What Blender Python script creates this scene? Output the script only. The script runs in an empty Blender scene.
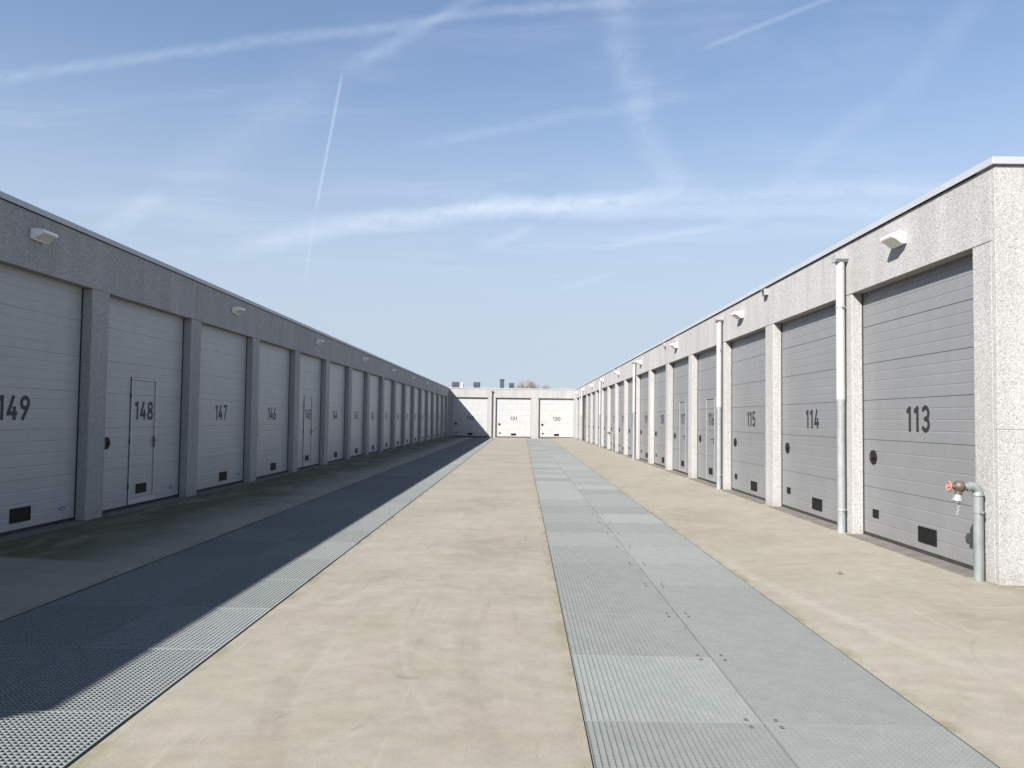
import bpy, bmesh, math, random
from mathutils import Vector, Matrix
R = math.radians
random.seed(7)
scene = bpy.context.scene
COL = scene.collection

# ------------------------------------------------------------------ layout (metres)
CAM_H = 1.5423
XL, XR = -6.273, 4.637          # wall planes of the two rows
YB = 68.5                        # wall plane of the closing block
H, HL = 4.185, 3.363             # top of coping, underside of lintel
PITCH, OPEN, REC = 3.5, 3.02, 0.155
L0 = 12.021                      # start of door 148's opening
R0 = 11.743                      # start of door 114's opening
LEND, REND = 0.21, 7.84          # near ends of the rows
SUN_AZ, SUN_EL = 41.0, 37.1      # light travels 41 deg right of the yard's axis
GZ = -0.08                       # yard surface at the drain strips

# ------------------------------------------------------------------ camera
F, PI_, YA, RO = 799.5, 0.0439, -0.0119, 0.0127
def cam_ray(x, y):
    u, v = (x - 512) / F, -(y - 384) / F
    return basis(u, v, 1.0)
def basis(u, v, w):
    cr, sr = math.cos(RO), math.sin(RO)
    x1 = u * cr - v * sr; z2 = u * sr + v * cr; y2 = w
    cp, sp = math.cos(PI_), math.sin(PI_)
    y1 = y2 * cp - z2 * sp; z = y2 * sp + z2 * cp
    cx, sx = math.cos(YA), math.sin(YA)
    return Vector((x1 * cx + y1 * sx, -x1 * sx + y1 * cx, z))
cam = bpy.data.cameras.new('camera'); camo = bpy.data.objects.new('camera', cam); COL.objects.link(camo)
rx, ux, fw = basis(1, 0, 0), basis(0, 1, 0), basis(0, 0, 1)
m = Matrix((rx, ux, -fw)).transposed().to_4x4(); m.translation = Vector((0, 0, CAM_H))
camo.matrix_world = m
cam.sensor_width = 36; cam.lens = F * 36 / 1024; cam.clip_end = 3000; cam.clip_start = .05
scene.camera = camo
def yard(x, y, g=GZ):
    d = cam_ray(x, y); t = (g - CAM_H) / d.z
    return Vector((d.x * t, d.y * t))

# ------------------------------------------------------------------ node helpers
class NT:
    def __init__(s, tree): s.t = tree; s.n = tree.nodes; s.l = tree.links
    def sock(s, node_in, v):
        if isinstance(v, bpy.types.NodeSocket): s.l.new(v, node_in)
        elif v is not None: node_in.default_value = v
    def math(s, op, a, b=None, c=None, clamp=False):
        n = s.n.new('ShaderNodeMath'); n.operation = op; n.use_clamp = clamp
        s.sock(n.inputs[0], a); s.sock(n.inputs[1], b); s.sock(n.inputs[2], c)
        return n.outputs[0]
    def vmath(s, op, a, b=None):
        n = s.n.new('ShaderNodeVectorMath'); n.operation = op
        s.sock(n.inputs[0], a); s.sock(n.inputs[1], b)
        return n.outputs['Value'] if op in ('DOT_PRODUCT', 'LENGTH', 'DISTANCE') else n.outputs[0]
    def noise(s, vec, scale, detail=4, rough=.55, dist=0.0, out=0):
        n = s.n.new('ShaderNodeTexNoise')
        s.sock(n.inputs['Vector'], vec); n.inputs['Scale'].default_value = scale
        n.inputs['Detail'].default_value = detail; n.inputs['Roughness'].default_value = rough
        n.inputs['Distortion'].default_value = dist
        return n.outputs[out]
    def voro(s, vec, scale, out='Distance', feat='F1', rnd=1.0):
        n = s.n.new('ShaderNodeTexVoronoi'); n.feature = feat
        s.sock(n.inputs['Vector'], vec); n.inputs['Scale'].default_value = scale
        n.inputs['Randomness'].default_value = rnd
        return n.outputs[out]
    def map(s, v, a, b, c=0.0, d=1.0, smooth=False):
        n = s.n.new('ShaderNodeMapRange'); n.interpolation_type = 'SMOOTHSTEP' if smooth else 'LINEAR'
        s.sock(n.inputs['Value'], v)
        for k, x in zip(('From Min', 'From Max', 'To Min', 'To Max'), (a, b, c, d)): n.inputs[k].default_value = x
        return n.outputs[0]
    def ramp(s, v, stops, interp='LINEAR'):
        n = s.n.new('ShaderNodeValToRGB'); n.color_ramp.interpolation = interp
        e = n.color_ramp.elements
        while len(e) < len(stops): e.new(0.5)
        for el, (p, c) in zip(e, stops):
            el.position = p; el.color = (*c, 1) if len(c) == 3 else c
        s.sock(n.inputs[0], v); return n.outputs[0]
    def mix(s, f, a, b, blend='MIX'):
        n = s.n.new('ShaderNodeMix'); n.data_type = 'RGBA'; n.blend_type = blend
        s.sock(n.inputs[0], f)
        for i, v in ((6, a), (7, b)):
            if isinstance(v, (tuple, list)): v = (*v[:3], 1)
            s.sock(n.inputs[i], v)
        return n.outputs[2]
    def scalev(s, vec, sc):
        n = s.n.new('ShaderNodeMapping'); s.sock(n.inputs['Vector'], vec); n.inputs['Scale'].default_value = sc
        return n.outputs[0]
    def bump(s, h, strength, dist):
        n = s.n.new('ShaderNodeBump'); n.inputs['Strength'].default_value = strength; n.inputs['Distance'].default_value = dist
        s.sock(n.inputs['Height'], h); return n.outputs[0]

def material(name):
    m = bpy.data.materials.new(name); m.use_nodes = True
    t = NT(m.node_tree); p = t.n['Principled BSDF']
    return m, t, p
def obj_co(t): return t.n.new('ShaderNodeTexCoord').outputs['Object']
def world_co(t): return t.n.new('ShaderNodeNewGeometry').outputs['Position']

def simple(name, col, rough=.5, metal=0.0, var=.12, scale=6.0, spec=.5, bump=0.0):
    m, t, p = material(name)
    co = obj_co(t)
    n = t.noise(co, scale, 5, .6)
    c = t.mix(t.map(n, .3, .7), tuple(x * (1 - var) for x in col), tuple(min(1, x * (1 + var)) for x in col))
    t.l.new(c, p.inputs['Base Color'])
    p.inputs['Roughness'].default_value = rough; p.inputs['Metallic'].default_value = metal
    p.inputs['Specular IOR Level'].default_value = spec
    if bump: t.l.new(t.bump(t.noise(co, scale * 8, 3), .4, bump), p.inputs['Normal'])
    return m

def mat_aggregate():
    m, t, p = material('exposed_aggregate_concrete')
    co = world_co(t)
    warp = t.vmath('ADD', co, t.vmath('SCALE', t.noise(co, 30, 2, out=1), None)) if False else co
    v = t.n.new('ShaderNodeTexVoronoi'); v.inputs['Scale'].default_value = 66
    t.l.new(warp, v.inputs['Vector'])
    sep = t.n.new('ShaderNodeSeparateColor'); t.l.new(v.outputs['Color'], sep.inputs[0])
    stone = t.ramp(sep.outputs[0], [(0, (.23, .22, .215)), (.22, (.37, .35, .34)), (.5, (.50, .475, .46)), (.75, (.59, .57, .55)), (1, (.72, .70, .68))])
    warm = t.mix(t.map(sep.outputs[1], .6, .95, 0, .22), stone, (.50, .445, .41))
    fine = t.noise(co, 130, 3, .6)
    mortar = t.mix(fine, (.34, .32, .30), (.60, .58, .55))
    edge = t.map(v.outputs['Distance'], .30, .55, 0, 1, True)
    c = t.mix(edge, warm, mortar)
    # weathering: faint vertical runs and large soft patches
    run = t.noise(t.scalev(co, (2.2, 2.2, .22)), 1.0, 5, .6)
    big = t.noise(co, .45, 4, .55)
    k = t.math('MULTIPLY', t.map(run, .3, .7, .86, 1.06), t.map(big, .3, .7, .93, 1.05))
    c = t.mix(1.0, c, t.ramp(t.math('MULTIPLY', k, .8), [(0, (0, 0, 0)), (1, (.86, .862, .868))]), 'MULTIPLY')
    # splash dirt and a little algae at the wall foot, rain runs below the coping
    s = t.n.new('ShaderNodeSeparateXYZ'); t.l.new(co, s.inputs[0])
    rn = t.noise(t.scalev(co, (7, 7, .12)), 1.0, 4, .6)
    rs = t.math('MULTIPLY', t.map(s.outputs[2], 3.25, 4.1, 0, 1), t.map(rn, .52, .72, 0, .38))
    c = t.mix(rs, c, (.20, .19, .17))
    foot = t.math('MULTIPLY', t.map(s.outputs[2], -.05, .22, 1, 0, True), t.map(t.noise(co, 6, 4), .35, .65))
    c = t.mix(t.math('MULTIPLY', foot, .55), c, (.20, .18, .12))
    c = t.mix(1.0, c, (.985, 1.0, 1.02), 'MULTIPLY')
    t.l.new(c, p.inputs['Base Color'])
    p.inputs['Roughness'].default_value = .88
    hgt = t.math('ADD', t.map(v.outputs['Distance'], .0, .6, 1, 0), t.math('MULTIPLY', fine, .5))
    t.l.new(t.bump(hgt, .28, .005), p.inputs['Normal'])
    return m

def mat_yard():
    m, t, p = material('yard_concrete')
    co = world_co(t)
    sx = t.n.new('ShaderNodeSeparateXYZ'); t.l.new(co, sx.inputs[0])
    X, Y = sx.outputs[0], sx.outputs[1]
    flat = t.n.new('ShaderNodeCombineXYZ'); t.l.new(X, flat.inputs[0]); t.l.new(Y, flat.inputs[1])
    fl = flat.outputs[0]
    big = t.noise(fl, .55, 6, .62, .4)
    c = t.ramp(big, [(.25, (.255, .215, .165)), (.45, (.310, .270, .212)), (.6, (.335, .295, .238)), (.78, (.365, .328, .272))])
    # trowelled swirls: distorted, stretched bands lying mostly across the yard
    sw = t.noise(t.scalev(fl, (1.0, 1.5, 1)), 1.5, 9, .70, 1.8)
    c = t.mix(t.map(sw, .44, .74, 0, .48), c, (.395, .365, .312))
    dk = t.noise(t.scalev(fl, (1.0, 1.3, 1)), 1.0, 8, .70, 1.6)
    c = t.mix(t.map(dk, .52, .80, 0, .36), c, (.215, .185, .142))
    mid = t.noise(fl, 5, 5, .7)
    c = t.mix(1.0, c, t.ramp(mid, [(.25, (.88, .88, .88)), (.75, (1.09, 1.09, 1.085))]), 'MULTIPLY')
    fine = t.noise(fl, 70, 4, .7)
    c = t.mix(1.0, c, t.ramp(fine, [(.25, (.83, .83, .83)), (.75, (1.14, 1.14, 1.14))]), 'MULTIPLY')
    for ang, sc, amt, colr in ((.35, 1.3, .42, (.43, .40, .35)), (-.6, 1.0, .34, (.43, .40, .35)), (1.15, .9, .34, (.20, .175, .14)), (.05, 1.6, .30, (.20, .175, .14))):
        mp = t.n.new('ShaderNodeMapping'); t.l.new(fl, mp.inputs['Vector'])
        mp.inputs['Rotation'].default_value = (0, 0, ang); mp.inputs['Scale'].default_value = (14 * sc, .55 * sc, 1)
        wv = t.vmath('ADD', mp.outputs[0], None); t.l.new(t.noise(fl, .8, 3, out=1), wv.node.inputs[1])
        sn = t.noise(wv, 1.0, 3, .5)
        gate = t.map(t.noise(fl, .7 + .3 * sc, 3), .48, .64)
        c = t.mix(t.math('MULTIPLY', t.math('MULTIPLY', t.map(sn, .60, .72, 0, 1, True), gate), amt), c, colr)
    # small rust-brown and grey spots
    sp = t.voro(fl, 3.1)
    spn = t.noise(fl, .9, 3)
    c = t.mix(t.math('MULTIPLY', t.map(sp, .03, .07, .5, 0, True), t.map(spn, .5, .65)), c, (.20, .17, .13))
    # tyre arcs and scuffs on the slab, each a ring through three yard points
    def ring(pts, width, col, amt):
        nonlocal c
        a, b, d = pts
        ax, ay, bx, by, dx, dy = a.x, a.y, b.x, b.y, d.x, d.y
        D = 2 * (ax * (by - dy) + bx * (dy - ay) + dx * (ay - by))
        ux = ((ax * ax + ay * ay) * (by - dy) + (bx * bx + by * by) * (dy - ay) + (dx * dx + dy * dy) * (ay - by)) / D
        uy = ((ax * ax + ay * ay) * (dx - bx) + (bx * bx + by * by) * (ax - dx) + (dx * dx + dy * dy) * (bx - ax)) / D
        r = math.hypot(ax - ux, ay - uy)
        dist = t.vmath('DISTANCE', fl, (ux, uy, 0))
        wob = t.math('MULTIPLY', t.math('SUBTRACT', t.noise(fl, .7, 3), .5), .12)
        e = t.math('ABSOLUTE', t.math('ADD', t.math('SUBTRACT', dist, r), wob))
        mid_ = (a + d) / 2; L = (a - d).length * .62
        fade = t.map(t.vmath('DISTANCE', fl, (b.x, b.y, 0)), L * .35, L, 1, 0, True)
        streak = t.map(t.noise(fl, 7, 4, .7), .3, .62)
        msk = t.math('MULTIPLY', t.math('MULTIPLY', t.map(e, width * .3, width, 1, 0, True), fade), streak)
        c = t.mix(t.math('MULTIPLY', msk, amt), c, col)
    q = yard
    ring((q(472, 598), q(462, 658), q(484, 735)), .09, (.19, .165, .13), .26)
    ring((q(490, 596), q(476, 658), q(498, 735)), .05, (.19, .165, .13), .22)
    ring((q(335, 622), q(278, 689), q(260, 762)), .08, (.19, .165, .13), .24)
    ring((q(350, 618), q(292, 689), q(276, 762)), .05, (.19, .165, .13), .25)
    ring((q(410, 615), q(405, 668), q(440, 725)), .035, (.42, .385, .33), .30)
    ring((q(372, 636), q(420, 655), q(470, 690)), .03, (.41, .375, .32), .2)
    ring((q(700, 545), q(800, 600), q(1010, 690)), .10, (.41, .375, .32), .45)
    ring((q(980, 640), q(975, 660), q(1010, 690)), .02, (.17, .15, .12), .22)
    ring((q(400, 560), q(330, 600), q(180, 640)), .12, (.19, .165, .13), .3)
    ring((q(395, 677), q(408, 680), q(424, 677)), .035, (.16, .15, .14), .65)
    ring((q(276, 722), q(284, 717), q(297, 714)), .02, (.16, .15, .14), .6)
    ring((q(350, 735), q(358, 730), q(366, 726)), .02, (.18, .17, .15), .5)
    # algae by the shaded row, starting at a slab joint
    edge = t.math('ADD', X, t.math('MULTIPLY', t.math('SUBTRACT', t.noise(fl, .5, 5, .6), .5), 1.9))
    moss = t.math('MULTIPLY', t.map(edge, -5.5, -4.1, 1, 0, True), t.map(Y, 8.6, 8.75, .18, 1, True))
    mossn = t.map(t.noise(t.scalev(fl, (1.6, .5, 1)), 1.1, 6, .65, .6), .18, .52)
    moss = t.math('MULTIPLY', moss, mossn)
    c = t.mix(t.math('MULTIPLY', moss, .92), c, t.mix(t.noise(fl, 9, 4), (.046, .062, .008), (.125, .105, .034)))
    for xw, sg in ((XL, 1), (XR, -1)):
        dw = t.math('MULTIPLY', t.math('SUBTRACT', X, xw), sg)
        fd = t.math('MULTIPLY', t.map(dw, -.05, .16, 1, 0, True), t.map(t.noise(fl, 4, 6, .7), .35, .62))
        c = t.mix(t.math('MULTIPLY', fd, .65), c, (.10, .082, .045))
    # moss and dust along the drain edges
    for x0, dr in ((-2.05, -.0023), (.347, .0022), (-4.02, -.0023), (2.285, .0022)):
        lx = t.math('SUBTRACT', X, t.math('ADD', t.math('MULTIPLY', Y, dr), x0))
        ed = t.map(t.math('ABSOLUTE', lx), .02, .11, 1, 0, True)
        en = t.map(t.noise(fl, 2.2, 6, .7), .45, .68)
        c = t.mix(t.math('MULTIPLY', t.math('MULTIPLY', ed, en), .7), c, (.17, .15, .05))
    c = t.mix(t.map(t.noise(fl, 1.3, 4, .6), .35, .65), t.mix(1.0, c, (1.02, .99, .985), 'MULTIPLY'), t.mix(1.0, c, (.98, 1.0, .95), 'MULTIPLY'))
    c = t.mix(1.0, c, (.690, .712, .738), 'MULTIPLY')
    t.l.new(c, p.inputs['Base Color'])
    t.l.new(t.map(mid, .2, .8, .72, .92), p.inputs['Roughness'])
    p.inputs['Specular IOR Level'].default_value = .35
    hb = t.math('ADD', t.math('MULTIPLY', fine, .5), t.math('MULTIPLY', mid, .8))
    t.l.new(t.bump(hb, .35, .004), p.inputs['Normal'])
    return m

def mat_galv(name, lo, hi, metal=.55, rough=.5, rnd=0.0):
    m, t, p = material(name)
    co = obj_co(t)
    v = t.voro(co, 24, 'Color')
    n = t.noise(co, 5, 4)
    c = t.mix(t.map(n, .3, .7), lo, hi)
    bw = t.n.new('ShaderNodeRGBToBW'); t.l.new(v, bw.inputs[0]); c = t.mix(.05, c, bw.outputs[0], 'OVERLAY')
    if rnd:
        oi = t.n.new('ShaderNodeObjectInfo')
        k = t.map(oi.outputs['Random'], .45, .55, 1 - rnd, 1 + rnd)  # light and dark panels: differing bar reflections painted as base colour
        k2 = t.math('MULTIPLY', k, t.map(t.math('FRACT', t.math('MULTIPLY', oi.outputs['Random'], 17.3)), 0, 1, .93, 1.07))
        cc = t.n.new('ShaderNodeCombineColor')
        for i in range(3): t.l.new(k2, cc.inputs[i])
        c = t.mix(1.0, c, cc.outputs[0], 'MULTIPLY')
    t.l.new(c, p.inputs['Base Color'])
    p.inputs['Metallic'].default_value = metal
    t.l.new(t.map(n, .3, .7, rough - .08, rough + .1), p.inputs['Roughness'])
    return m

def mat_door(name, col, rough, metal=0.0):
    m, t, p = material(name)
    co = obj_co(t)
    n = t.noise(t.scalev(co, (1, 1, .5)), 2.5, 5, .6)
    s = t.n.new('ShaderNodeSeparateXYZ'); t.l.new(co, s.inputs[0])
    c = t.mix(t.map(n, .3, .7), tuple(x * .92 for x in col), tuple(min(1, x * 1.05) for x in col))
    run = t.noise(t.scalev(co, (9, 1, .35)), 1.0, 5, .65)
    c = t.mix(t.map(run, .56, .80, 0, .30), c, tuple(x * .72 for x in col))
    drt = t.math('MULTIPLY', t.map(s.outputs[2], 0, .35, 1, 0, True), t.map(t.noise(co, 7, 5, .7), .35, .7))
    c = t.mix(t.math('MULTIPLY', drt, .30), c, (.25, .22, .17))
    t.l.new(c, p.inputs['Base Color'])
    p.inputs['Roughness'].default_value = rough; p.inputs['Metallic'].default_value = metal
    t.l.new(t.bump(t.noise(co, 220, 2), .12, .001), p.inputs['Normal'])
    return m

M = {}
M['agg'] = mat_aggregate()
M['yard'] = mat_yard()
M['mortar'] = simple('joint_mortar', (.30, .27, .22), .9)
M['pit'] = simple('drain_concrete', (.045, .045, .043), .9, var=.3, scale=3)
M['grate'] = mat_galv('galvanised_grating', (.180, .193, .189), (.192, .204, .199), .06, .6, .055)
M['grate_in_shade'] = mat_galv('galvanised_grating_in_shade', (.178, .191, .190), (.190, .202, .200), .04, .65, .02)  # copy for the shaded left strip, painted reflection differences toned down
M['galv'] = mat_galv('galvanised_pipe', (.165, .185, .187), (.225, .245, .243), .25, .5)
M['pale_pipe'] = simple('pale_downpipe', (.36, .357, .352), .6, 0, .06, 3, spec=.3)
M['galv_light'] = mat_galv('pale_galvanised_pipe', (.21, .222, .226), (.265, .277, .278), .1, .55)
M['dark_pipe'] = simple('dark_pipe', (.10, .10, .10), .6, 0, .1, 3)
M['coping'] = simple('aluminium_coping', (.40, .405, .415), .5, .25, .05, 2)
M['door_grey'] = mat_door('grey_door_skin', (.163, .166, .171), .40, .0)
M['door_pale'] = mat_door('pale_door_skin', (.345, .35, .352), .42, .0)
M['door_white'] = mat_door('white_door_skin', (.36, .36, .355), .55)
M['frame'] = simple('white_frame', (.45, .45, .45), .4, .1, .04)
M['frame_grey'] = simple('pale_grey_frame', (.23, .235, .24), .45, .1, .04)
M['black'] = simple('black_plastic', (.008, .008, .008), .6, 0, .2, 20, spec=.25)
M['rubber'] = simple('black_rubber', (.022, .021, .020), .8, 0, .3, 10)
M['paint'] = simple('dark_number_paint', (.014, .012, .013), .6, 0, .15, 12)
M['steel'] = simple('lock_cylinder', (.085, .035, .03), .5, .1, .1)
M['blue'] = simple('blue_sticker', (.03, .09, .26), .5, 0, .1)
M['sill'] = simple('threshold_concrete', (.115, .103, .090), .85, 0, .28, 5, bump=.003)
M['lamp'] = simple('white_lamp_body', (.86, .86, .84), .35, 0, .03)
M['diff'] = simple('lamp_diffuser', (.70, .68, .60), .45, 0, .05)
M['roof'] = simple('roof_felt', (.07, .07, .075), .9, 0, .3, 3)
M['vent'] = simple('dark_roof_vent', (.060, .068, .085), .5, .2, .2, 5)
M['grey'] = simple('grey_metal', (.33, .34, .35), .5, .3, .1)
M['clip'] = simple('dull_clip', (.085, .09, .09), .8, 0, .3, 30, spec=.2)
M['brass'] = simple('weathered_brass', (.10, .080, .058), .55, .3, .3, 25)
M['red'] = simple('faded_red_handwheel', (.31, .145, .12), .65, 0, .2, 20)
M['alu'] = simple('aluminium_coupling', (.40, .395, .39), .45, .5, .08, 20)
M['leaf'] = simple('dry_leaf', (.30, .22, .15), .8, 0, .3, 40)
M['bark'] = simple('hazed_bark', (.33, .30, .275), .9, 0, .3, 3)  # bark colour lightened to carry the distance haze

# ------------------------------------------------------------------ mesh helpers
class MB:
    def __init__(s): s.bm = bmesh.new()
    def box(s, x0, x1, y0, y1, z0, z1, bev=0, segs=2, vert_only=False, mi=0):
        vs = [s.bm.verts.new((x, y, z)) for x in (x0, x1) for y in (y0, y1) for z in (z0, z1)]
        fs = [s.bm.faces.new([vs[i] for i in q]) for q in
              ((0, 1, 3, 2), (4, 6, 7, 5), (0, 4, 5, 1), (2, 3, 7, 6), (0, 2, 6, 4), (1, 5, 7, 3))]
        for f in fs: f.material_index = mi
        if bev:
            es = {e for f in fs for e in f.edges}
            if vert_only: es = {e for e in es if abs(e.verts[0].co.z - e.verts[1].co.z) > 1e-6}
            bmesh.ops.bevel(s.bm, geom=list(es), offset=bev, segments=segs, affect='EDGES', profile=.5)
        return s
    def prism(s, poly, axis, a, b, bev=0):
        """polygon in the plane across `axis`, extruded a..b"""
        def P(p, w):
            return {'x': (w, p[0], p[1]), 'y': (p[0], w, p[1]), 'z': (p[0], p[1], w)}[axis]
        A = [s.bm.verts.new(P(p, a)) for p in poly]; B = [s.bm.verts.new(P(p, b)) for p in poly]
        n = len(poly); fs = [s.bm.faces.new(A), s.bm.faces.new(B[::-1])]
        for i in range(n): fs.append(s.bm.faces.new((A[i], A[(i + 1) % n], B[(i + 1) % n], B[i])))
        if bev:
            bmesh.ops.bevel(s.bm, geom=list({e for f in fs for e in f.edges}), offset=bev, segments=2, affect='EDGES', profile=.5)
        return s
    def tube(s, pts, rads, n=16, caps=True):
        pts = [Vector(p) for p in pts]
        if not isinstance(rads, (list, tuple)): rads = [rads] * len(pts)
        rings = []; ref = None
        for i, p in enumerate(pts):
            d = (pts[min(i + 1, len(pts) - 1)] - pts[max(i - 1, 0)]).normalized()
            if ref is None: ref = Vector((1, 0, 0)) if abs(d.x) < .8 else Vector((0, 1, 0))
            u = (ref - d * ref.dot(d)).normalized(); v = d.cross(u); ref = u
            rings.append([s.bm.verts.new(p + (u * math.cos(2 * math.pi * k / n) + v * math.sin(2 * math.pi * k / n)) * rads[i]) for k in range(n)])
        for a, b in zip(rings, rings[1:]):
            for k in range(n):
                f = s.bm.faces.new((a[k], a[(k + 1) % n], b[(k + 1) % n], b[k])); f.smooth = True
        if caps:
            for rg in (rings[0][::-1], rings[-1]): s.bm.faces.new([s.bm.verts.new(v.co) for v in rg])
        return s
    def torus(s, c, axis, Rr, r, n=24, k=8):
        c = Vector(c); ax = Vector(axis).normalized()
        u = ax.orthogonal().normalized(); v = ax.cross(u)
        rings = []
        for i in range(n):
            a = 2 * math.pi * i / n; d = u * math.cos(a) + v * math.sin(a)
            rings.append([s.bm.verts.new(c + d * (Rr + r * math.cos(2 * math.pi * j / k)) + ax * r * math.sin(2 * math.pi * j / k)) for j in range(k)])
        for i in range(n):
            a, b = rings[i], rings[(i + 1) % n]
            for j in range(k):
                f = s.bm.faces.new((a[j], b[j], b[(j + 1) % k], a[(j + 1) % k])); f.smooth = True
        return s
    def mesh(s, name):
        bmesh.ops.recalc_face_normals(s.bm, faces=s.bm.faces)
        me = bpy.data.meshes.new(name); s.bm.to_mesh(me); s.bm.free(); return me

def obj(name, mesh, mat=None, parent=None, label=None):
    if isinstance(mesh, MB): mesh = mesh.mesh(name)
    if mat is not None and not mesh.materials:
        for mm in (mat if isinstance(mat, (list, tuple)) else [mat]): mesh.materials.append(mm)
    o = bpy.data.objects.new(name, mesh); COL.objects.link(o)
    if parent is not None: o.parent = parent
    if label: o['label'] = label
    return o
def tag(o, label, cat, group=None, kind=None):
    if label: o['label'] = label
    if cat: o['category'] = cat
    if group: o['group'] = group
    if kind: o['kind'] = kind
    return o
def thing(name, label, cat, loc=(0, 0, 0), rz=0, group=None):
    o = bpy.data.objects.new(name, None); COL.objects.link(o)
    o.location = loc; o.rotation_euler = (0, 0, rz); o.empty_display_size = .3
    return tag(o, label, cat, group)
def copy_tree(src, loc, rz=0, label=None):
    r = src.copy(); COL.objects.link(r); r.location = loc; r.rotation_euler = (0, 0, rz)
    if label: r['label'] = label
    for ch in list(src.children):
        c = ch.copy(); COL.objects.link(c); c.parent = r
        for g in list(ch.children):
            d = g.copy(); COL.objects.link(d); d.parent = c
    return r

# ------------------------------------------------------------------ ground: one sheet with two drain troughs
LA, LB, LD = -4.02, -2.05, -.0023      # left strip edges at Y=0 and drift per metre
RA, RB, RD = .347, 2.285, .0022
Y0, Y1 = .8, 68.05
def ground():
    mb = MB(); bm = mb.bm
    PIT = -.36
    ys = [-250, Y0, 4, 8, 12, 16, 20, 26, 32, 40, 48, 58, Y1, 600]
    def prof(y, trough):
        l0, l1 = LA + LD * y, LB + LD * y
        r0, r1 = RA + RD * y, RB + RD * y
        if y < Y0: l0, l1, r0, r1 = LA + LD * Y0, LB + LD * Y0, RA + RD * Y0, RB + RD * Y0
        if y > Y1: l0, l1, r0, r1 = LA + LD * Y1, LB + LD * Y1, RA + RD * Y1, RB + RD * Y1
        return [(-400, 0), (-14, 0), (-6.2, 0), (-5.2, -.035), (l0 - .0, GZ), (l1, GZ), (-.8, GZ + .012), (r0, GZ), (r1, GZ), (3.4, -.042), (4.6, 0), (14, 0), (400, 0)]
    rows = [[bm.verts.new((x, y, z)) for x, z in prof(y, False)] for y in ys]
    for j in range(len(ys) - 1):
        for i in range(len(rows[0]) - 1):
            if i in (4, 7) and Y0 <= ys[j] < Y1: continue
            bm.faces.new((rows[j][i], rows[j][i + 1], rows[j + 1][i + 1], rows[j + 1][i]))
    # trough walls and floor
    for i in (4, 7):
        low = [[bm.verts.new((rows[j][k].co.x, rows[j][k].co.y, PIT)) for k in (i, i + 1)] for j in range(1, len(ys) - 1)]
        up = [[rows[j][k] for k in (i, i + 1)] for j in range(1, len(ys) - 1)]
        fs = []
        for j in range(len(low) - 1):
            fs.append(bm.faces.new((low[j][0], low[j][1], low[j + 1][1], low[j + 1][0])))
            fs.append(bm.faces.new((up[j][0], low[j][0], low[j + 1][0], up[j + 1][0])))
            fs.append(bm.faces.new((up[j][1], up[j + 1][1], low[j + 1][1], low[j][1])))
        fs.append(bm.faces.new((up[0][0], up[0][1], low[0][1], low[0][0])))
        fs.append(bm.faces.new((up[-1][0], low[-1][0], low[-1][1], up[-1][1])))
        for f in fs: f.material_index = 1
    me = mb.mesh('ground')
    # make sure the sheet faces up
    up_ = sum(p.normal.z * p.area for p in me.polygons if p.material_index == 0)
    if up_ < 0: me.flip_normals()
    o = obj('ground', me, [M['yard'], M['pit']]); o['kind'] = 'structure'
    for i, (a, b, d) in enumerate(((LA, LB, LD), (RA, RB, RD))):
        pass
ground()

# ------------------------------------------------------------------ grating panels
PW, PL = .955, 1.195
def grating_mesh():
    mb = MB(); nx, ny = 29, 36; d = .030; t = .0018
    for i in range(nx + 1):
        x = -PW / 2 + t + (PW - 2 * t) * i / nx
        mb.box(x - t, x + t, 0, PL, -d, 0)
    for j in range(ny + 1):
        y = t + (PL - 2 * t) * j / ny
        mb.box(-PW / 2, PW / 2, y - t, y + t, -d * .9, -.0008 if 0 < j < ny else .0015)
    return mb.mesh('grating_panel')
gm = grating_mesh(); gm.materials.append(M['grate'])
gml = gm.copy(); gml.materials[0] = M['grate_in_shade']
def clip_mesh():
    mb = MB(); mb.box(-.010, .010, -.014, .014, .001, .004, .001); mb.tube([(0, 0, .003), (0, 0, .007)], .006, 6)
    me = mb.mesh('fixing_clip'); me.materials.append(M['clip']); return me
CLIP = clip_mesh()
ORD = ['first', 'second', 'third', 'fourth', 'fifth', 'sixth', 'seventh', 'eighth', 'ninth', 'tenth', 'eleventh', 'twelfth', 'thirteenth', 'fourteenth']
gp = None
for strip, (a, b, d) in (('L', (LA, LB, LD)), ('R', (RA, RB, RD))):
    mid = (a + b) / 2
    for c in (0, 1):
        for k in range(56):
            y = Y0 + 1.2 * k + .0025
            x = mid + d * y + (-1 if c == 0 else 1) * (PW / 2 + .006)
            o = bpy.data.objects.new('grating_panel', gml if strip == 'L' else gm); COL.objects.link(o)
            o.location = (x + random.uniform(-.001, .001), y, GZ - .001 + random.uniform(-.0015, .0015))
            o.rotation_euler = (random.uniform(-.0015, .0015), random.uniform(-.002, .002), -d)
            if strip == 'L': where = 'outer fully shaded column of the left drain strip' if c == 0 else 'half sunlit inner column of the left drain strip'
            else: where = ('left' if c == 0 else 'right') + ' column of the sunlit right drain strip'
            r = k - 2                                   # row 0 is cut by the bottom edge of the view
            if 0 <= r < 14: lab = '%s steel grating panel from the front, %s' % (ORD[r], where)
            elif r >= 14: lab = 'small far steel grating panel in the %s' % where
            else: lab = 'steel grating panel nearest behind the viewer, %s' % where
            tag(o, lab, 'grating panel', 'galvanised grating panels, ' + where)
            if 1 < k < 16 and strip == 'R':
                sd = 1 if c == 0 else -1
                for yy in (.05, PL - .05): obj('fixing_clip', CLIP, None, o).location = (sd * (PW / 2 - .075), yy, 0)

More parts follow.
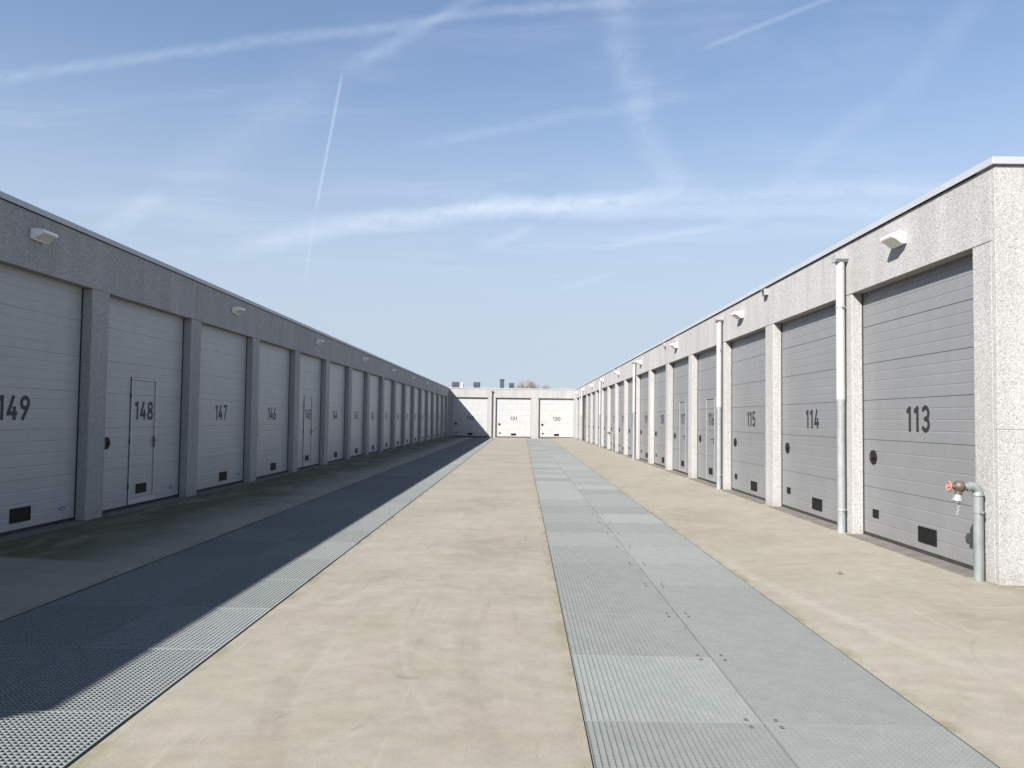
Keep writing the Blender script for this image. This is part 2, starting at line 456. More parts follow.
# ------------------------------------------------------------------ sectional doors
SEAMS = [.055, .68, 1.325, 1.864, 2.37, 2.885, 3.42]
def door_leaf(w):
    mb = MB(); bm = mb.bm
    prof = [(SEAMS[0], 0)]
    for a, b in zip(SEAMS, SEAMS[1:]):
        n = 4
        for i in range(1, n + 1):
            z = a + (b - a) * i / n
            if i < n: prof += [(z - .010, 0), (z - .003, .0026), (z + .003, .0026), (z + .010, 0)]
            elif b < 3.4: prof += [(z - .005, 0), (z - .0025, .007), (z + .0025, .007), (z + .005, 0)]
    prof += [(SEAMS[-1], 0)]
    A = [bm.verts.new((-w / 2, y, z)) for z, y in prof]; B = [bm.verts.new((w / 2, y, z)) for z, y in prof]
    for i in range(len(prof) - 1): bm.faces.new((A[i], B[i], B[i + 1], A[i + 1]))
    mb2 = mb
    mb2.box(-w / 2, w / 2, .02, .05, SEAMS[0], SEAMS[-1])
    me = mb.mesh('sectional_door')
    return me
# stroke numerals on a unit-height grid
def arc(cx, cy, rx_, ry, a0, a1, n=14):
    return [(cx + rx_ * math.cos(R(a0 + (a1 - a0) * i / n)), cy + ry * math.sin(R(a0 + (a1 - a0) * i / n))) for i in range(n + 1)]
def digit(ch):
    t = .065
    if ch == '1': return .40, [[(.04, .775), (.27, .925)], [(.27, 0), (.27, 1)]]
    if ch == '0': return .58, [arc(.29, .70, .225, .235, 0, 180) + arc(.29, .30, .225, .235, 180, 360) + [(.515, .70)]]
    if ch == '2': return .56, [arc(.275, .70, .21, .235, 165, -25, 16) + [(.075, .07), (.075, .065), (.51, .065)]]
    if ch == '3': return .56, [arc(.265, .715, .20, .22, 160, -90, 16) , arc(.265, .285, .215, .22, 90, -160, 16), [(.17, .50), (.28, .50)]]
    if ch == '4': return .60, [[(.36, 1.0), (.075, .27), (.58, .27)], [(.42, 0), (.42, .56)]]
    if ch == '5': return .56, [[(.48, .935), (.13, .935), (.105, .53)] + arc(.265, .32, .215, .255, 120, -150, 16)]
    if ch == '6': return .58, [arc(.29, .285, .22, .22, 0, 360, 22), [(.44, 1.0), (.18, .55), (.085, .36)]]
    if ch == '7': return .55, [[(.03, .935), (.49, .935), (.20, 0)]]
    if ch == '8': return .58, [arc(.29, .735, .19, .20, 0, 360, 22), arc(.29, .27, .22, .205, 0, 360, 22)]
    if ch == '9': return .58, [arc(.29, .715, .22, .22, 0, 360, 22), [(.14, 0), (.40, .45), (.495, .64)]]
def number_mesh(txt, h, off):
    mb = MB(); bm = mb.bm; x = 0; lay = 0; hw = .088; gap = .17
    ds = [(w_ * 1.12, [[(a_ * 1.12, b_) for a_, b_ in ln] for ln in lns]) for w_, lns in map(digit, txt)]; W = sum(d[0] for d in ds) + gap * (len(ds) - 1)
    x = -W / 2
    for w, lines in ds:
        for pl in lines:
            lay += 1; y = -off - .0005 * (lay % 5)
            pts = [Vector((px, pz)) for px, pz in pl]; pts = [p for i, p in enumerate(pts) if i == 0 or (p - pts[i - 1]).length > 1e-5]
            closed = (pts[0] - pts[-1]).length < 1e-4
            if closed: pts = pts[:-1]
            n = len(pts); Ls, Rs = [], []
            for i in range(n):
                pa = pts[i - 1] if (i > 0 or closed) else None
                pb = pts[(i + 1) % n] if (i < n - 1 or closed) else None
                d1 = (pts[i] - pa).normalized() if pa is not None else None
                d2 = (pb - pts[i]).normalized() if pb is not None else None
                if d1 is None: d1 = d2
                if d2 is None: d2 = d1
                n1 = Vector((-d1.y, d1.x)); n2 = Vector((-d2.y, d2.x))
                mm = (n1 + n2); mm = mm.normalized() if mm.length > 1e-6 else n1
                k = hw / max(mm.dot(n1), .45)
                a, b = pts[i] + mm * k, pts[i] - mm * k
                Ls.append(bm.verts.new(((x + a.x) * h, y, a.y * h))); Rs.append(bm.verts.new(((x + b.x) * h, y, b.y * h)))
            for i in range(n if closed else n - 1):
                j = (i + 1) % n
                f = bm.faces.new((Ls[i], Ls[j], Rs[j], Rs[i]))
                f.normal_update()
                if f.normal.y > 0: f.normal_flip()
        x += w + gap
    me = bpy.data.meshes.new('door_number'); bm.to_mesh(me); bm.free()
    me.materials.append(M['paint']); return me

def grille_mesh(w, h, n):
    mb = MB()
    f = .012
    mb.box(-w / 2, w / 2, -.010, -.001, -h / 2, -h / 2 + f); mb.box(-w / 2, w / 2, -.010, -.001, h / 2 - f, h / 2)
    mb.box(-w / 2, -w / 2 + f, -.010, -.001, -h / 2 + f, h / 2 - f); mb.box(w / 2 - f, w / 2, -.010, -.001, -h / 2 + f, h / 2 - f)
    mb.box(-w / 2 + f, w / 2 - f, -.003, -.001, -h / 2 + f, h / 2 - f)
    for i in range(n):
        z = -h / 2 + f + (h - 2 * f) * (i + .5) / n
        mb.box(-w / 2 + f, w / 2 - f, -.0075, -.0032, z - .003, z + .003)
    me = mb.mesh('vent_grille'); me.materials.append(M['black']); return me
def lock_mesh():
    mb = MB(); pts = [(.105 * math.cos(a), .095 * math.sin(a)) for a in [2 * math.pi * (i + .5) / 28 for i in range(28)]]
    mb.prism(pts, 'y', -.016, -.0005, .004)
    mb.tube([(.03, -.016, 0), (.03, -.040, 0)], .030, 16)
    me = mb.mesh('lock_plate'); me.materials.append(M['black']); return me
def lockcyl_mesh():
    mb = MB(); mb.tube([(-.045, -.0165, 0), (-.045, -.026, 0)], .022, 14)
    me = mb.mesh('lock_handle'); me.materials.append(M['steel']); return me
def sticker_mesh():
    mb = MB(); bm = mb.bm
    o_, i_ = [], []
    for k in range(28):
        a = 2 * math.pi * k / 28
        o_.append(bm.verts.new((.085 * math.cos(a), -.0015, .028 * math.sin(a))))
        i_.append(bm.verts.new((.060 * math.cos(a) + .008, -.0015, .015 * math.sin(a))))
    for k in range(28): bm.faces.new((o_[k], o_[(k + 1) % 28], i_[(k + 1) % 28], i_[k]))
    me = mb.mesh('oval_sticker'); me.materials.append(M['blue']); return me
def wicket_mesh():
    mb = MB(); w, z0, z1, b = .90, .06, 2.15, .030
    mb.box(-w / 2, -w / 2 + b, -.022, -.0005, z0, z1, .003, 1); mb.box(w / 2 - b, w / 2, -.022, -.0005, z0, z1, .003, 1)
    mb.box(-w / 2 + b, w / 2 - b, -.0215, -.0005, z1 - b, z1, .003, 1); mb.box(-w / 2 + b, w / 2 - b, -.0215, -.0005, z0, z0 + .07, .003, 1)
    me = mb.mesh('wicket_frame'); me.materials.append(M['frame']); return me
def wicket_gap():
    mb = MB(); w = .90
    mb.box(-w / 2 - .011, -w / 2 - .001, -.006, -.0006, .06, 2.158); mb.box(-w / 2, w / 2, -.006, -.0006, 2.151, 2.158)
    for z in (.35, 1.1, 1.85): mb.tube([(-w / 2 - .009, -.012, z - .04), (-w / 2 - .009, -.012, z + .04)], .008, 10)
    me = mb.mesh('wicket_hinge'); me.materials.append(M['black']); return me
def wicket_handle():
    mb = MB(); x = .45 - .055
    mb.box(x - .016, x + .016, -.030, -.0221, .98, 1.16, .004)
    mb.tube([(x, -.030, 1.10), (x, -.065, 1.10), (x - .015, -.070, 1.10), (x - .11, -.070, 1.10)], .009, 10)
    me = mb.mesh('wicket_handle'); me.materials.append(M['black']); return me
def side_seal(w):
    me = MB().box(-.014, .014, -.012, .03, .0, HL + .02).mesh('side_seal'); me.materials.append(M['rubber']); return me
def bottom_seal(w):
    mb = MB(); mb.box(-w / 2 + .015, w / 2 - .015, .002, .035, -.01, .0545)
    me = mb.mesh('bottom_seal'); me.materials.append(M['rubber']); return me
LEAF = {}
def leaf(w, mat):
    k = (round(w, 3), mat.name)
    if k not in LEAF:
        me = door_leaf(w); me.materials.append(mat)
        LEAF[k] = (me, side_seal(w), bottom_seal(w))
    return LEAF[k]
GR_BIG, GR_SM = grille_mesh(.42, .185, 6), grille_mesh(.165, .11, 3)
LOCK, LOCKC, STICK = lock_mesh(), lockcyl_mesh(), sticker_mesh()
WK, WKG, WG, WH = wicket_mesh(), wicket_mesh(), wicket_gap(), wicket_handle()
WKG.materials[0] = M['frame_grey']

def make_door(building, loc, rz, w, mat, num, wicket=False, lock=True, small=True, sticker=False, big_off=.24, tone='grey'):
    me, ss, bs = leaf(w, mat)
    d = obj('sectional_door', me, None, building)
    if num: d['label'] = '%s ribbed sectional door numbered %s%s' % (tone, num, ' with a wicket door in it' if wicket else '')
    d.location = loc; d.rotation_euler = (0, 0, rz)
    
    for sgn in (-1, 1): obj('side_seal', ss, None, d).location = (sgn * w / 2, 0, 0)
    obj('bottom_seal', bs, None, d)
    if num:
        n = obj('door_number', number_mesh(num, .31, .0025), None, d); n.location = (.03, 0, 1.452)
        
    if lock:
        l = obj('lock_plate', LOCK, None, d); l.location = (-w / 2 + .32, 0, 1.09)
        l = obj('lock_handle', LOCKC, None, d); l.location = (-w / 2 + .32, 0, 1.09)
    g = obj('vent_grille', GR_BIG, None, d); g.location = (0 if wicket else big_off, -.0015 if not wicket else -.002, .235 if not wicket else .30)
    if wicket: g.scale = (.85, 1, .85)
    if small and not wicket:
        g = obj('vent_grille', GR_SM, None, d); g.location = (-w / 2 + .38, -.0015, .335)
    if sticker:
        g = obj('oval_sticker', STICK, None, d); g.location = (w / 2 - .33, -.0008, .21)
    if wicket:
        obj('wicket_frame', WK if tone != 'grey' else WKG, None, d); obj('wicket_hinge', WG, None, d); obj('wicket_handle', WH, None, d)
    return d

# ------------------------------------------------------------------ the rows
COP = .078
def row(side, label, y_near, starts, first_pillar, joint_phase):
    """side -1 = left row, 1 = right row; starts = near edge of every opening"""
    X = XL if side < 0 else XR
    b = thing('garage_building', label, 'garage building', (0, 0, 0))
    xo = lambda d0, d1: tuple(sorted((X + side * d0, X + side * d1)))       # depth interval behind the wall plane
    # pillars
    ys_ = y_near + .07
    edges = [ys_] + [v for s in starts for v in (s, s + OPEN)] + [YB - .002 if True else 0]
    for i in range(0, len(edges), 2):
        y0, y1 = edges[i], edges[i + 1]
        a, c = xo(0, .40)
        obj('pillar', MB().box(a, c, y0, y1, -.15, HL, .012, 2, True), M['agg'], b)
    # fascia panels with joints above every second pillar
    cuts = [ys_ - .003] + [s - .24 for i, s in enumerate(starts) if i % 2 == joint_phase and s - .24 > y_near + 1] + [YB - .002]
    for y0, y1 in zip(cuts, cuts[1:]):
        a, c = xo(0, .35)
        obj('fascia_panel', MB().box(a, c, y0 + .003, y1 - .003, HL + .007, H - COP, .006, 2), M['agg'], b)
    # coping with a drip edge
    a = -.030
    pr = [(-.03, H - COP + .004), (-.03, H), (.36, H + .004), (.36, H - COP + .004), (.34, H - COP + .004), (.34, H - .01), (-.022, H - .012), (-.022, H - COP + .004)]
    poly = [(X + side * u, z) for u, z in pr]
    cy = y_near + .291
    while cy < YB + .33:
        ce = min(cy + 3.5, YB + .33)
        obj('coping', MB().prism(poly, 'y', cy, ce - .006), M['coping'], b)
        cy = ce
    # roof, back and end walls
    a, c = xo(.36, 9.0)
    obj('roof', MB().box(a, c, y_near + .3, YB, H - .30, H - .22), M['roof'], b)
    a, c = xo(9.0, 9.3)
    bw = MB().box(a, c, ys_, YB + 8, -.15, H - .09)
    obj('rear_wall', bw, M['agg'], b)
    a, c = xo(.0, 9.3)
    obj('end_wall', MB().box(a, c, y_near, ys_ - .001, -.15, 1.497, .004), M['agg'], b)
    obj('end_wall', MB().box(a, c, y_near, ys_ - .001, 1.503, H - COP, .004), M['agg'], b)
    obj('mortar_joint', MB().box(a + .004, c - .004, y_near + .004, ys_ - .002, 1.4975, 1.5025), M['mortar'], b)
    a, c = xo(-.03, 9.3)
    obj('coping', MB().box(a, c, y_near - .03, y_near + .29, H - COP + .004, H, .004), M['coping'], b)
    return b

def place_doors(b, side, items):
    X = (XL if side < 0 else XR) + side * REC
    rz = R(90) if side < 0 else R(-90)
    for s, num, wk, tone, mat, kw in items:
        make_door(b, (X, s + OPEN / 2, 0), rz, OPEN - .01, mat, num, wk, tone=tone, **kw)
        y0, y1 = s + .004, s + OPEN - .004
        a, c = sorted((X - side * (REC + .10), X + side * .2))
        obj('threshold', MB().box(a, c, y0, y1, -.14, .008, .004), M['sill'], b)

Ls = [L0 + PITCH * k for k in range(-3, 16)]
bl = row(-1, 'shaded left row of storage garages with pale doors numbered down from 149', LEND, Ls, 0, 0)
itemsL = []
for k, s in zip(range(-3, 16), Ls):
    num = 148 - k
    itemsL.append((s, str(num) if num <= 149 else None, num in (148, 145), 'pale', M['door_pale'],
                   dict(small=False, sticker=True, lock=(num % 3 != 0))))
place_doors(bl, -1, itemsL)
Rs = [R0 + PITCH * (k - 1) for k in range(0, 17)]
br = row(1, 'sunlit right row of storage garages with grey doors numbered up from 113', REND, Rs, 0, 1)
place_doors(br, 1, [(s, str(113 + k), k in (3, 4), 'grey', M['door_grey'], dict(small=True, lock=True)) for k, s in enumerate(Rs)])

# closing block
bb = thing('garage_building', 'low block across the end of the yard with three white doors 132, 131 and 130', 'garage building')
op = [(-5.93, -2.87, '132'), (-2.19, .84, '131'), (1.50, 4.52, '130')]
ed = [XL + .002] + [v for a, c, _ in op for v in (a, c)] + [XR - .002]
for i in range(0, len(ed), 2):
    obj('pillar', MB().box(ed[i], ed[i + 1], YB, YB + .40, -.15, HL, .01, 2, True), M['agg'], bb)
cu = [XL + .002, -2.53, 1.17, XR - .002]
for a, c in zip(cu, cu[1:]):
    obj('fascia_panel', MB().box(a + .002, c - .002, YB, YB + .35, HL + .007, H - COP, .005), M['agg'], bb)
obj('coping', MB().box(XL + .032, XR - .032, YB - .03, YB + .36, H - COP + .004, H, .004), M['coping'], bb)
obj('roof', MB().box(XL - 9, XR + 9, YB + .4, YB + 9, H - .30, H - .22), M['roof'], bb)
obj('rear_wall', MB().box(XL - 9, XR + 9, YB + 9, YB + 9.3, -.15, H - .09), M['agg'], bb)
for a, c, n in op:
    make_door(bb, ((a + c) / 2, YB + REC, 0), 0, c - a - .01, M['door_white'], n, False, tone='white', big_off=.04)
    obj('threshold', MB().box(a + .004, c - .004, YB - .09, YB + .3, -.14, .006, .004), M['sill'], bb)

# overflow spouts through the right-hand fascia
for y in (15.14, 25.81, 39.72):
    mb = MB(); x0, x1 = XR - .085, XR + .02; w, h, t = .19, .115, .010; z = 4.005
    mb.box(x0, x1, y - w / 2, y + w / 2, z + h / 2 - t, z + h / 2); mb.box(x0, x1, y - w / 2, y + w / 2, z - h / 2, z - h / 2 + t)
    mb.box(x0, x1, y - w / 2, y - w / 2 + t, z - h / 2 + t, z + h / 2 - t); mb.box(x0, x1, y + w / 2 - t, y + w / 2, z - h / 2 + t, z + h / 2 - t)
    sp = obj('overflow_spout', mb, M['grey'], br)
    obj('spout_dark_fill', MB().box(x0 + .02, x1 - .002, y - w / 2 + t, y + w / 2 - t, z - h / 2 + t, z + h / 2 - t), M['black'], sp)  # solid black block stands in for the shade inside the tube

# ------------------------------------------------------------------ wall lamps
def make_lamp():
    r = thing('wall_lamp', '', 'wall lamp', (0, 0, 0), 0, 'white wedge lamps on the fascias')
    # local: wall plane y=0, outward -y, z up
    prof = [(.0, .0), (.0, .135), (-.045, .142), (-.175, .128), (-.195, .108), (-.195, .088), (-.05, .012), (-.045, 0)]
    mb = MB(); mb.prism(prof, 'x', -.155, .155, .014)
    obj('housing', mb, M['lamp'], r)
    mb = MB(); mb.prism([(-.052, .0085), (-.189, .0800), (-.189, .0845), (-.054, .014)], 'x', -.138, .138)
    obj('diffuser', mb, M['diff'], r)
    return r
lamp0 = make_lamp(); first = True
def lamp(loc, rz, label):
    global first
    if first:
        first = False; lamp0.location = loc; lamp0.rotation_euler = (0, 0, rz); lamp0['label'] = label; return lamp0
    return copy_tree(lamp0, loc, rz, label)
for i in range(9):
    n = 113 + 2 * i
    lamp((XR - .001, 9.78 + 7.08 * i, 3.725), R(-90), 'white wedge wall lamp above grey door %d' % n)
for i in range(9):
    n = 149 - 2 * i
    lamp((XL + .001, 10.15 + 7.1 * i, 3.755), R(90), 'white wedge wall lamp above pale door %d' % n)

# ------------------------------------------------------------------ downpipes
def make_pipe():
    r = thing('downpipe', '', 'downpipe', (0, 0, 0), 0, 'rainwater downpipes on the walls')
    yc = -.085
    obj('upper_pipe', MB().tube([(0, yc, 1.88), (0, yc, 3.86)], .061, 20), M['pale_pipe'], r)
    obj('lower_pipe', MB().tube([(0, yc, -.06), (0, yc, 1.80), (0, yc, 1.86), (0, yc, 1.90)], [.054, .054, .058, .058], 20), M['galv_light'], r)
    mb = MB(); mb.prism([(-.095, 3.955), (.095, 3.955), (.095, 3.885), (.062, 3.845), (-.062, 3.845), (-.095, 3.885)], 'y', -.18, -.002, .004)
    obj('hopper_head', mb, M['grey'], r)
    for z, rr in ((3.2, .061), (.32, .054)):
        mb = MB(); mb.tube([(0, yc, z - .012), (0, yc, z + .012)], rr + .006, 20); mb.tube([(0, yc + rr, z), (0, -.001, z)], .008, 8)
        mb.box(rr, rr + .03, yc - .006, yc + .006, z - .011, z + .011)
        obj('pipe_clamp', mb, M['grey'], r)
    return r
p0 = make_pipe()
pl = [(11.44, '113 and 114'), (18.45, '115 and 116'), (32.32, '119 and 120'), (46.27, '123 and 124'), (60.1, '127 and 128')]
p0.location = (XR, pl[0][0], 0); p0.rotation_euler = (0, 0, R(-90)); p0['label'] = 'pale and galvanised downpipe on the pillar between doors 113 and 114'
for y, t_ in pl[1:]: copy_tree(p0, (XR, y, 0), R(-90), 'pale and galvanised downpipe on the pillar between doors %s' % t_)
bp = copy_tree(p0, (-2.50, YB, 0), 0, 'dark narrow downpipe between white doors 132 and 131 on the end block')
bp.scale = (.75, .8, 1)
for ch in bp.children:
    ch.material_slots[0].link = 'OBJECT'; ch.material_slots[0].material = M['dark_pipe']

# ------------------------------------------------------------------ standpipes with valve
def make_hydrant():
    r = thing('standpipe_tap', '', 'standpipe', (0, 0, 0), 0, 'galvanised standpipes by the right row')
    # local: pipe at origin, outlet towards -y (away from the wall), wall at +y
    pts = [(0, 0, -.14), (0, 0, .80)]
    obj('riser_pipe', MB().tube(pts, .047, 20), M['galv'], r)
    el = [(0, 0, .79), (0, 0, .815)]
    for i in range(1, 9):
        a = R(90 * i / 8); el.append((0, -.062 * (1 - math.cos(a)), .815 + .062 * math.sin(a)))
    el.append((0, -.085, .877))
    e = obj('elbow', MB().tube(el, [.055, .052] + [.046] * 8 + [.046], 20), M['galv'], r)
    mb = MB(); mb.tube([(0, -.085, .877), (0, -.105, .877)], .052, 8); mb.tube([(0, -.105, .877), (0, -.145, .877)], .033, 14)
    obj('union', mb, M['galv'], r)
    mb = MB(); mb.tube([(0, -.145, .877), (0, -.152, .877), (0, -.175, .877), (0, -.215, .877), (0, -.232, .877)], [.034, .054, .062, .056, .034], 18)
    mb.tube([(0, -.190, .85), (0, -.197, .79)], .036, 14); mb.tube([(0, -.232, .877), (0, -.275, .877)], [.024, .016], 12)
    v = obj('valve_body', mb, M['brass'], r)
    mb = MB(); mb.torus((0, -.288, .877), (0, 1, 0), .046, .010, 22, 8)
    for k in range(5):
        a = 2 * math.pi * k / 5; mb.tube([(0, -.286, .877), (.045 * math.cos(a), -.288, .877 + .045 * math.sin(a))], .007, 6)
    mb.tube([(0, -.272, .877), (0, -.302, .877)], .015, 10)
    obj('handwheel', mb, M['red'], r)
    mb = MB(); mb.tube([(0, -.197, .795), (0, -.202, .755)], [.036, .042], 18); mb.tube([(0, -.202, .755), (0, -.205, .735)], .054, 18); mb.tube([(0, -.205, .735), (0, -.207, .715)], [.040, .030], 18)
    mb.box(-.064, .064, -.218, -.190, .736, .752, .003)
    obj('hose_coupling', mb, M['alu'], r)
    mb = MB()
    for i in range(7):
        z = .71 - .018 * i; mb.torus((.004 * math.sin(i * 2), -.185 - .004 * i, z), (1, 0, 0) if i % 2 else (0, 1, 0), .010, .0025, 10, 5)
    obj('cap_chain', mb, M['grey'], r)
    mb = MB(); mb.tube([(0, 0, .615), (0, 0, .64)], .053, 20); mb.tube([(0, .045, .628), (0, .088, .628)], .008, 8)
    mb.box(.05, .078, -.008, .008, .617, .639); mb.tube([(.066, -.02, .628), (.066, .02, .628)], .006, 6)
    obj('pipe_bracket', mb, M['galv'], r)
    return r
h0 = make_hydrant()
h0.location = (XR - .075, 8.06, .05); h0.rotation_euler = (0, 0, R(-90)); h0['label'] = 'galvanised standpipe tap with red handwheel beside door 113'
copy_tree(h0, (XR - .09, 39.6, .05), R(-90), 'small far galvanised standpipe tap further down the right row')

# ------------------------------------------------------------------ roof-top vents on the end block
def roof_vent(x0, x1, ztop, y, label, tall=False):
    w = x1 - x0; xc = (x0 + x1) / 2; zb = H - .22
    r = thing('roof_vent', label, 'roof vent', (xc, y, zb), 0, 'dark vents on the end block roof')
    hh = ztop - zb
    obj('upstand', MB().box(-w / 2 + .03, w / 2 - .03, 0, w - .06 if not tall else w - .02, -.01, hh * (.62 if not tall else .9), .01), M['vent'], r)
    obj('cap', MB().box(-w / 2, w / 2, -.03, w, hh * (.62 if not tall else .9) + .001, hh, .02), M['vent'], r)
roof_vent(-6.25, -5.63, 4.82, 71.5, 'leftmost squat dark roof vent above white door 132')
roof_vent(-4.32, -3.72, 4.82, 71.5, 'squat dark roof vent above right part of door 132')
roof_vent(-1.96, -1.54, 5.12, 71.5, 'tall dark flue box on the roof above door 131', True)
roof_vent(-1.12, -.66, 4.78, 71.5, 'smallest squat dark roof vent just right of the tall flue')
dome = thing('roof_dome', 'small pale dome beside the leftmost dark roof vent', 'rooflight', (-5.28, 71.5, H - .22))
mb = MB(); mb.tube([(0, 0, .30), (0, 0, .62), (0, 0, .72), (0, 0, .78), (0, 0, .80)], [.13, .13, .11, .07, .02], 16)
obj('dome_shell', mb, M['frame'], dome)
obj('kerb', MB().box(-.15, .15, -.15, .15, -.01, .299, .01), M['grey'], dome)

# ------------------------------------------------------------------ bare trees beyond the end block
def tree(x, y, h, spread, seed, label):
    rnd = random.Random(seed)
    r = thing('bare_tree', label, 'tree', (x, y, 0), 0, 'bare trees beyond the end block')
    tr = MB(); cr = MB()
    tr.tube([(0, 0, -.1), (.05, .02, h * .18), (0, .05, h * .34)], [.17, .13, .10], 8)
    def grow(p, d, L, rad, lev):
        q = p + d * L
        mid = p + d * L * .5 + Vector((rnd.uniform(-1, 1), rnd.uniform(-1, 1), rnd.uniform(-.5, 1))) * L * .07
        cr.tube([p, mid, q], [rad, rad * .8, rad * .6], 5 if lev < 2 else 3, False)
        if lev >= 5: return
        for _ in range(3 if lev < 2 else 5):
            ax = Vector((rnd.gauss(0, 1), rnd.gauss(0, 1), rnd.gauss(.45, .6))).normalized()
            nd = (d * 1.0 + ax * .75 * spread).normalized()
            s = rnd.uniform(.35, 1.0)
            grow(p.lerp(q, s), nd, L * rnd.uniform(.60, .82), max(rad * .6, .012), lev + 1)
    for k in range(5):
        a = 2 * math.pi * k / 5 + rnd.random()
        grow(Vector((0, .05, h * rnd.uniform(.26, .34))), Vector((math.cos(a) * .55 * spread, math.sin(a) * .55 * spread, 1)).normalized(), h * .24, .06, 0)
    obj('trunk', tr, M['bark'], r)
    c = obj('crown', cr, M['bark'], r)
    zm = max(v.co.z for v in c.data.vertices); s = h / zm
    for o in r.children: o.scale = (s, s, s)
tree(.42, 106, 7.05, 1.0, 3, 'bare brown tree with the tallest crown showing above door 131')
tree(2.15, 108, 6.55, 1.05, 5, 'lower bare tree showing faintly right of the tallest crown')
tree(3.5, 110, 6.1, 1.05, 9, 'lowest bare tree barely topping the roof above door 130')

# ------------------------------------------------------------------ dry leaf on the slab
mb = MB(); bm = mb.bm
pos = yard(840, 573, -.03)
N = 12
rim = []; ctr = bm.verts.new((0, 0, .040))
for k in range(N):
    a = 2 * math.pi * k / N; rr = (.036 if k % 2 == 0 else .022) * (1.2 if k in (0, 6) else 1)
    rim.append(bm.verts.new((rr * math.cos(a), rr * .75 * math.sin(a), .003 + .016 * abs(math.sin(a * 1.5 + .6)))))
for k in range(N): bm.faces.new((ctr, rim[k], rim[(k + 1) % N]))
bmesh.ops.solidify(bm, geom=list(bm.faces), thickness=.002)
lf = obj('dry_leaf', mb, M['leaf'])
lf.location = (pos.x, pos.y, GZ * .55 - .004); tag(lf, 'small curled brown dry leaf lying on the concrete before door 113', 'leaf')

# ------------------------------------------------------------------ sky and sun
w = bpy.data.worlds.new('World'); scene.world = w; w.use_nodes = True
T = NT(w.node_tree); bg = T.n['Background']
sky = T.n.new('ShaderNodeTexSky'); sky.sky_type = 'NISHITA'; sky.sun_disc = False
sky.sun_elevation = R(SUN_EL); sky.sun_rotation = R(180 + SUN_AZ)
sky.altitude = 0; sky.air_density = 1.0; sky.dust_density = .6; sky.ozone_density = 3.0
dirv = T.n.new('ShaderNodeTexCoord').outputs['Generated']
dirv = T.vmath('NORMALIZE', dirv)
SKY_OUT = sky.outputs[0]
sepd = T.n.new('ShaderNodeSeparateXYZ'); T.l.new(dirv, sepd.inputs[0])
zc = T.math('MAXIMUM', sepd.outputs[2], .03)
# high cloud layer coordinates (direction hits a flat layer overhead)
lay = T.vmath('DIVIDE', dirv, None)
dn = lay.node; cb = T.n.new('ShaderNodeCombineXYZ')
for i in range(3): T.l.new(zc, cb.inputs[i])
T.l.new(cb.outputs[0], dn.inputs[1])
wisp = T.noise(T.scalev(lay, (.55, 1.3, 1)), 1.6, 8, .62, .5)
fib = T.noise(dirv, 38, 9, .70, 1.0)
fib2 = T.noise(dirv, 7, 5, .6, .6)
cloud = T.math('MULTIPLY', T.map(wisp, .46, .78, 0, .15, True), T.map(sepd.outputs[2], .10, .26, 0, 1, True))
def trail(p0, p1, wpx, amt, soft=.22, wav=1.0, bend=0.0):
    global cloud
    a, b = cam_ray(*p0).normalized(), cam_ray(*p1).normalized()
    n = a.cross(b).normalized(); mid_ = (a + b).normalized(); tt = n.cross(mid_).normalized()
    if tt.dot(b) < 0: tt = -tt
    half = math.tan(math.acos(max(-1, min(1, a.dot(b)))) / 2)
    wd = wpx / F
    s = T.math('DIVIDE', T.vmath('DOT_PRODUCT', dirv, tuple(tt)), T.math('MAXIMUM', T.vmath('DOT_PRODUCT', dirv, tuple(mid_)), .05))
    dd = T.vmath('DOT_PRODUCT', dirv, tuple(n))
    if bend: dd = T.math('ADD', dd, T.math('MULTIPLY', T.math('SUBTRACT', 1, T.math('POWER', T.math('DIVIDE', s, half), 2)), bend / F))
    dd = T.math('ADD', dd, T.math('MULTIPLY', T.math('SUBTRACT', fib2, .5), wd * 1.9 * wav))
    dd = T.math('ADD', T.math('ABSOLUTE', dd), T.math('MULTIPLY', T.math('SUBTRACT', fib, .5), wd * 1.5 * wav))
    core = T.map(dd, 0, wd, 1, 0, True)
    ends = T.map(T.math('ABSOLUTE', s), half * (1 - soft * 2), half, 1, 0, True)
    tex = T.map(fib, .30, .66, 1 - .85 * min(1, wav), 1)
    msk = T.math('MULTIPLY', T.math('MULTIPLY', core, ends), T.math('MULTIPLY', tex, amt * .62))
    cloud = T.math('ADD', cloud, msk)
trail((-120, 97), (660, -3), 8, .30, .06, 1.0, 5)
trail((343, 70), (315, 214), 2.2, .42, .12, .3)
trail((317, 200), (303, 295), 3, .16, .3, .4)
trail((690, 54), (880, -22), 3.5, .22, .2, .3)
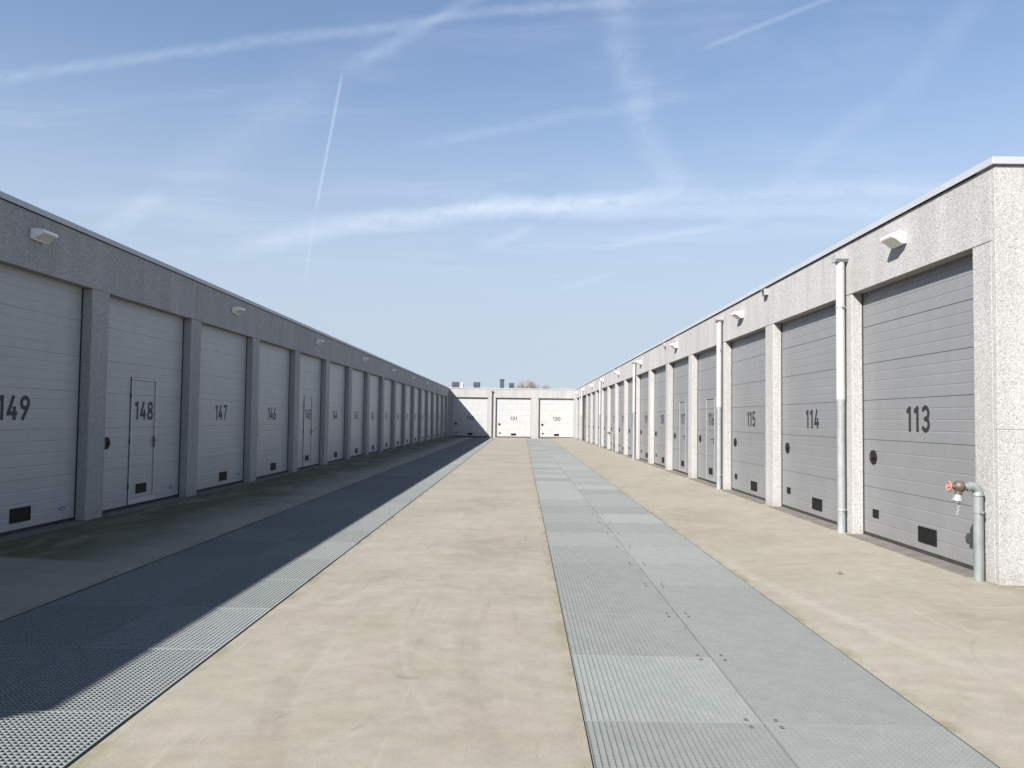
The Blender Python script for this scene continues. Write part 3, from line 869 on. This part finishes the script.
trail((205, 252), (700, 196), 15, .55, .16, .9, 10)
trail((280, 222), (520, 206), 9, .26, .3, .9)
trail((430, 210), (1010, 186), 16, .42, .16, .9)
trail((540, 216), (960, 208), 10, .42, .2, .8)
trail((590, 250), (770, 218), 6, .26, .25, .7)
trail((380, 150), (720, 90), 9, .20, .25, .9)
trail((605, -40), (650, 130), 26, .22, .2, 1.0)
trail((630, 90), (680, 205), 22, .24, .25, 1.0)
trail((770, 195), (900, 85), 16, .18, .25, 1.0)
trail((880, 110), (1000, -20), 18, .15, .25, 1.0)
trail((98, 236), (168, 186), 14, .32, .25, 1.0)
trail((150, 200), (345, 70), 34, .16, .2, 1.0)
trail((335, 72), (500, -12), 10, .26, .2, 1.0)
trail((475, 250), (545, 224), 8, .26, .3, .9)
trail((550, 293), (625, 270), 5, .16, .3, .7)
trail((560, 175), (750, 188), 22, .14, .3, 1.0)
cloud = T.math('MINIMUM', cloud, .85)
hz = T.map(sepd.outputs[2], .06, .46, 1, 0, True)
SKYCOL = T.mix(T.math('MULTIPLY', hz, .92), SKY_OUT, (3.42, 3.95, 4.55))
SKYCOL = T.mix(.10, SKYCOL, (4.0, 4.9, 6.8))
final = T.mix(cloud, SKYCOL, (6.0, 6.5, 7.2))
T.l.new(final, bg.inputs['Color']); bg.inputs['Strength'].default_value = .068

sun = bpy.data.lights.new('sun', 'SUN'); so = bpy.data.objects.new('sun', sun); COL.objects.link(so)
sun.energy = 5.0; sun.angle = R(.53); sun.color = (1.0, .965, .905)
dvec = Vector((math.sin(R(SUN_AZ)) * math.cos(R(SUN_EL)), math.cos(R(SUN_AZ)) * math.cos(R(SUN_EL)), -math.sin(R(SUN_EL))))
so.rotation_euler = dvec.to_track_quat('-Z', 'Y').to_euler(); so.location = (-20, -20, 30)

scene.view_settings.view_transform = 'Standard'; scene.view_settings.look = 'None'
scene.view_settings.gamma = 1; scene.view_settings.exposure = 1.23
scene.cycles.max_bounces = 6; scene.cycles.diffuse_bounces = 3; scene.cycles.glossy_bounces = 3
